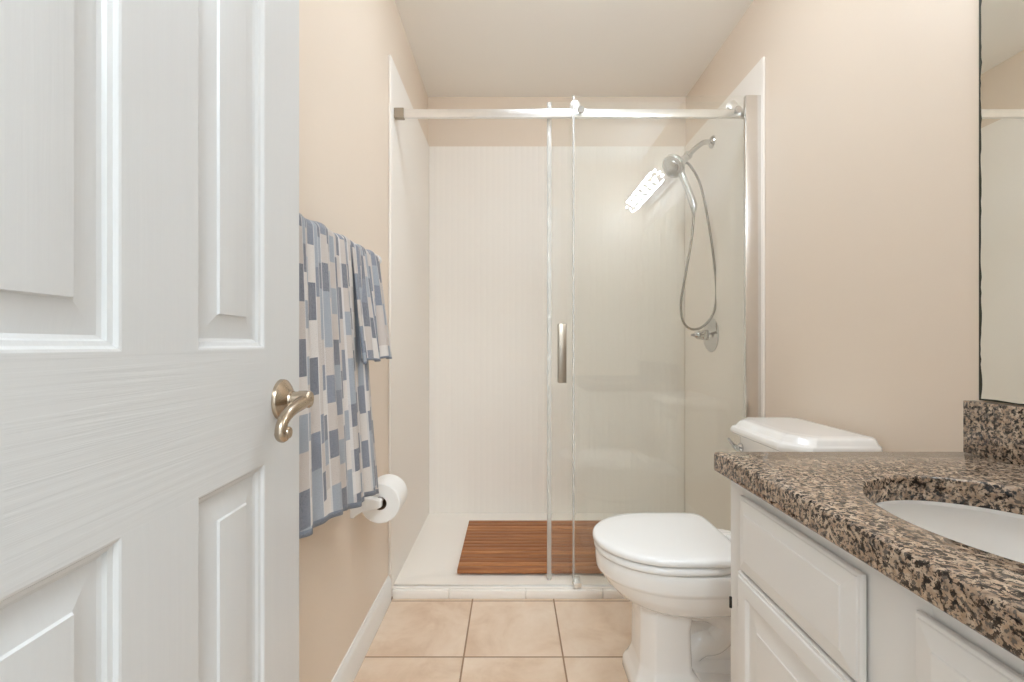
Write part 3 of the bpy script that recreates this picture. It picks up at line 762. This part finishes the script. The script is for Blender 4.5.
rg = [oval(SA, SB, CT0), rect_ring(0.004, CT0), rect_ring(0.0012, CT0 + 0.0012), rect_ring(0, CT0 + 0.004), rect_ring(0, CT1 - 0.006), rect_ring(0.0018, CT1 - 0.0018), rect_ring(0.006, CT1),
      oval(SA + 0.004, SB + 0.004, CT1), oval(SA + 0.001, SB + 0.001, CT1 - 0.0012), oval(SA, SB, CT1 - 0.004), oval(SA, SB, CT0)]
loft(bm, rg, False, False); bmesh.ops.remove_doubles(bm, verts=bm.verts[:], dist=1e-6)
top = tag(obj('countertop', bm, M['granite'], None, (0.73, 0.58, CT0), angle=50), 'polished brown speckled granite vanity top with an oval cut-out', 'countertop')
bm = box(B(), XR - 0.022, XR - 0.0008, KY0, KY1 - 0.009, CT1 + 0.0003, 0.891, 0.0015)
obj('backsplash', bm, M['granite'], top)
# basin
bm = B()
def bas(k, z): return oval((SA + 0.012) * k, (SB + 0.012) * k, z)
outer = [oval(SA + 0.030, SB + 0.030, CT0 - 0.0005), oval(SA + 0.004, SB + 0.004, CT0 - 0.0005)]
inner = [bas(1.0, CT0 - 0.010), bas(0.985, CT0 - 0.030), bas(0.93, CT0 - 0.070), bas(0.82, CT0 - 0.105), bas(0.62, CT0 - 0.130), bas(0.36, CT0 - 0.142), bas(0.12, CT0 - 0.146)]
under = [bas(0.12, CT0 - 0.158), bas(0.40, CT0 - 0.153), bas(0.68, CT0 - 0.140), bas(0.88, CT0 - 0.112), bas(0.99, CT0 - 0.072), bas(1.04, CT0 - 0.028), oval(SA + 0.030, SB + 0.030, CT0 - 0.014)]
loft(bm, outer + inner + under + [outer[0]], False, False); bmesh.ops.remove_doubles(bm, verts=bm.verts[:], dist=1e-6)
sink = tag(obj('sink_basin', bm, M['china'], None, (SX, SY, CT0 - 0.158), angle=40), 'white oval undermount basin set in the granite top', 'sink')
bm = lathe(B(), [(0.0001, 0), (0.024, 0), (0.028, 0.003), (0.026, 0.006), (0.016, 0.007), (0.0001, 0.006)], (SX, SY, CT0 - 0.1455), (0, 0, 1), 28)
obj('drain', bm, M['chrome'], sink)

# ---------------------------------------------------------------- mirror
MY0, MY1, MZ0, MZ1 = 0.20, 0.979, 0.8935, 1.88
mir = thing('wall_mirror', 'frameless wall mirror with tarnished edges above the backsplash', 'mirror', (XR, 0.6, MZ0))
obj('mirror_glass', box(B(), XR - 0.006, XR - 0.0008, MY0, MY1, MZ0, MZ1), M['mirror'], mir)
bm = B()
def tarn(a, b, w0, seed, n=90):
    prev = None
    for i in range(n + 1):
        t = i / n; p = a.lerp(b, t); wdt = w0 * (0.55 + 1.1 * max(0, noise.noise(V(t * 14, seed, 0)) + 0.25) + 0.8 * max(0, noise.noise(V(t * 50, seed, 3))))
        nrm = V(0, -1, 0) if abs((b - a).z) > 0.1 else V(0, 0, 1)
        cur = [bm.verts.new(p), bm.verts.new(p + nrm * wdt), bm.verts.new(p + nrm * wdt + V(0.0004, 0, 0)), bm.verts.new(p + V(0.0004, 0, 0))]
        if prev:
            for q in range(4): bm.faces.new((prev[q], prev[(q + 1) % 4], cur[(q + 1) % 4], cur[q]))
        else: bm.faces.new(cur)
        prev = cur
    bm.faces.new(prev[::-1])
tarn(V(XR - 0.0066, MY1, MZ0), V(XR - 0.0066, MY1, MZ1), 0.0042, 1.0); tarn(V(XR - 0.0066, MY0, MZ0), V(XR - 0.0066, MY1, MZ0), 0.004, 5.0)
te = obj('tarnished_edge', bm, M['tarnish'], mir); te['label'] = 'dark tarnished mirror edge'

# ---------------------------------------------------------------- vanity light over the mirror
vl = thing('vanity_light', 'row of three glowing beaded clusters on a chrome plate above the mirror', 'wall light', (XR, 0.60, 2.06))
obj('back_plate', box(B(), XR - 0.022, XR, 0.28, 0.90, 2.01, 2.11, 0.004), M['chrome'], vl)
for q in range(3):
    y = 0.385 + q * 0.205; ce = V(XR - 0.110, y, 2.06)
    t = bmesh.new(); bmesh.ops.create_icosphere(t, subdivisions=1, radius=0.052); cs = [v.co.copy() for v in t.verts]; t.free()
    bm = lathe(B(), [(0.030, 0.0), (0.030, 0.012), (0.018, 0.020), (0.010, 0.060), (0.010, 0.088), (0.0001, 0.090)], (XR - 0.022, y, 2.06), (-1, 0, 0), 24)
    for c in cs: tube(bm, [ce, ce + c * 0.94], 0.0012, 6)
    sk = obj('socket', bm, M['chrome'], vl)
    for c in cs:
        bm = B(); bmesh.ops.create_icosphere(bm, subdivisions=2, radius=0.0072)
        for v in bm.verts: v.co += c + ce
        obj('glass_bead', bm, M['bulb'], sk)

# ---------------------------------------------------------------- ceiling light in front of the shower
DX, DY = 0.26, 1.39
cl = thing('ceiling_light', 'round white flush ceiling light in front of the shower', 'ceiling light', (DX, DY, ZC))
obj('base_ring', lathe(B(), [(0.165, 0.0), (0.165, 0.016), (0.155, 0.022), (0.0001, 0.022)], (DX, DY, ZC), (0, 0, -1), 48), M['white_paint'], cl)
obj('diffuser', lathe(B(), [(0.148, 0.0222), (0.150, 0.035), (0.142, 0.060), (0.115, 0.080), (0.070, 0.092), (0.0001, 0.096)], (DX, DY, ZC), (0, 0, -1), 48), M['dome'], cl)
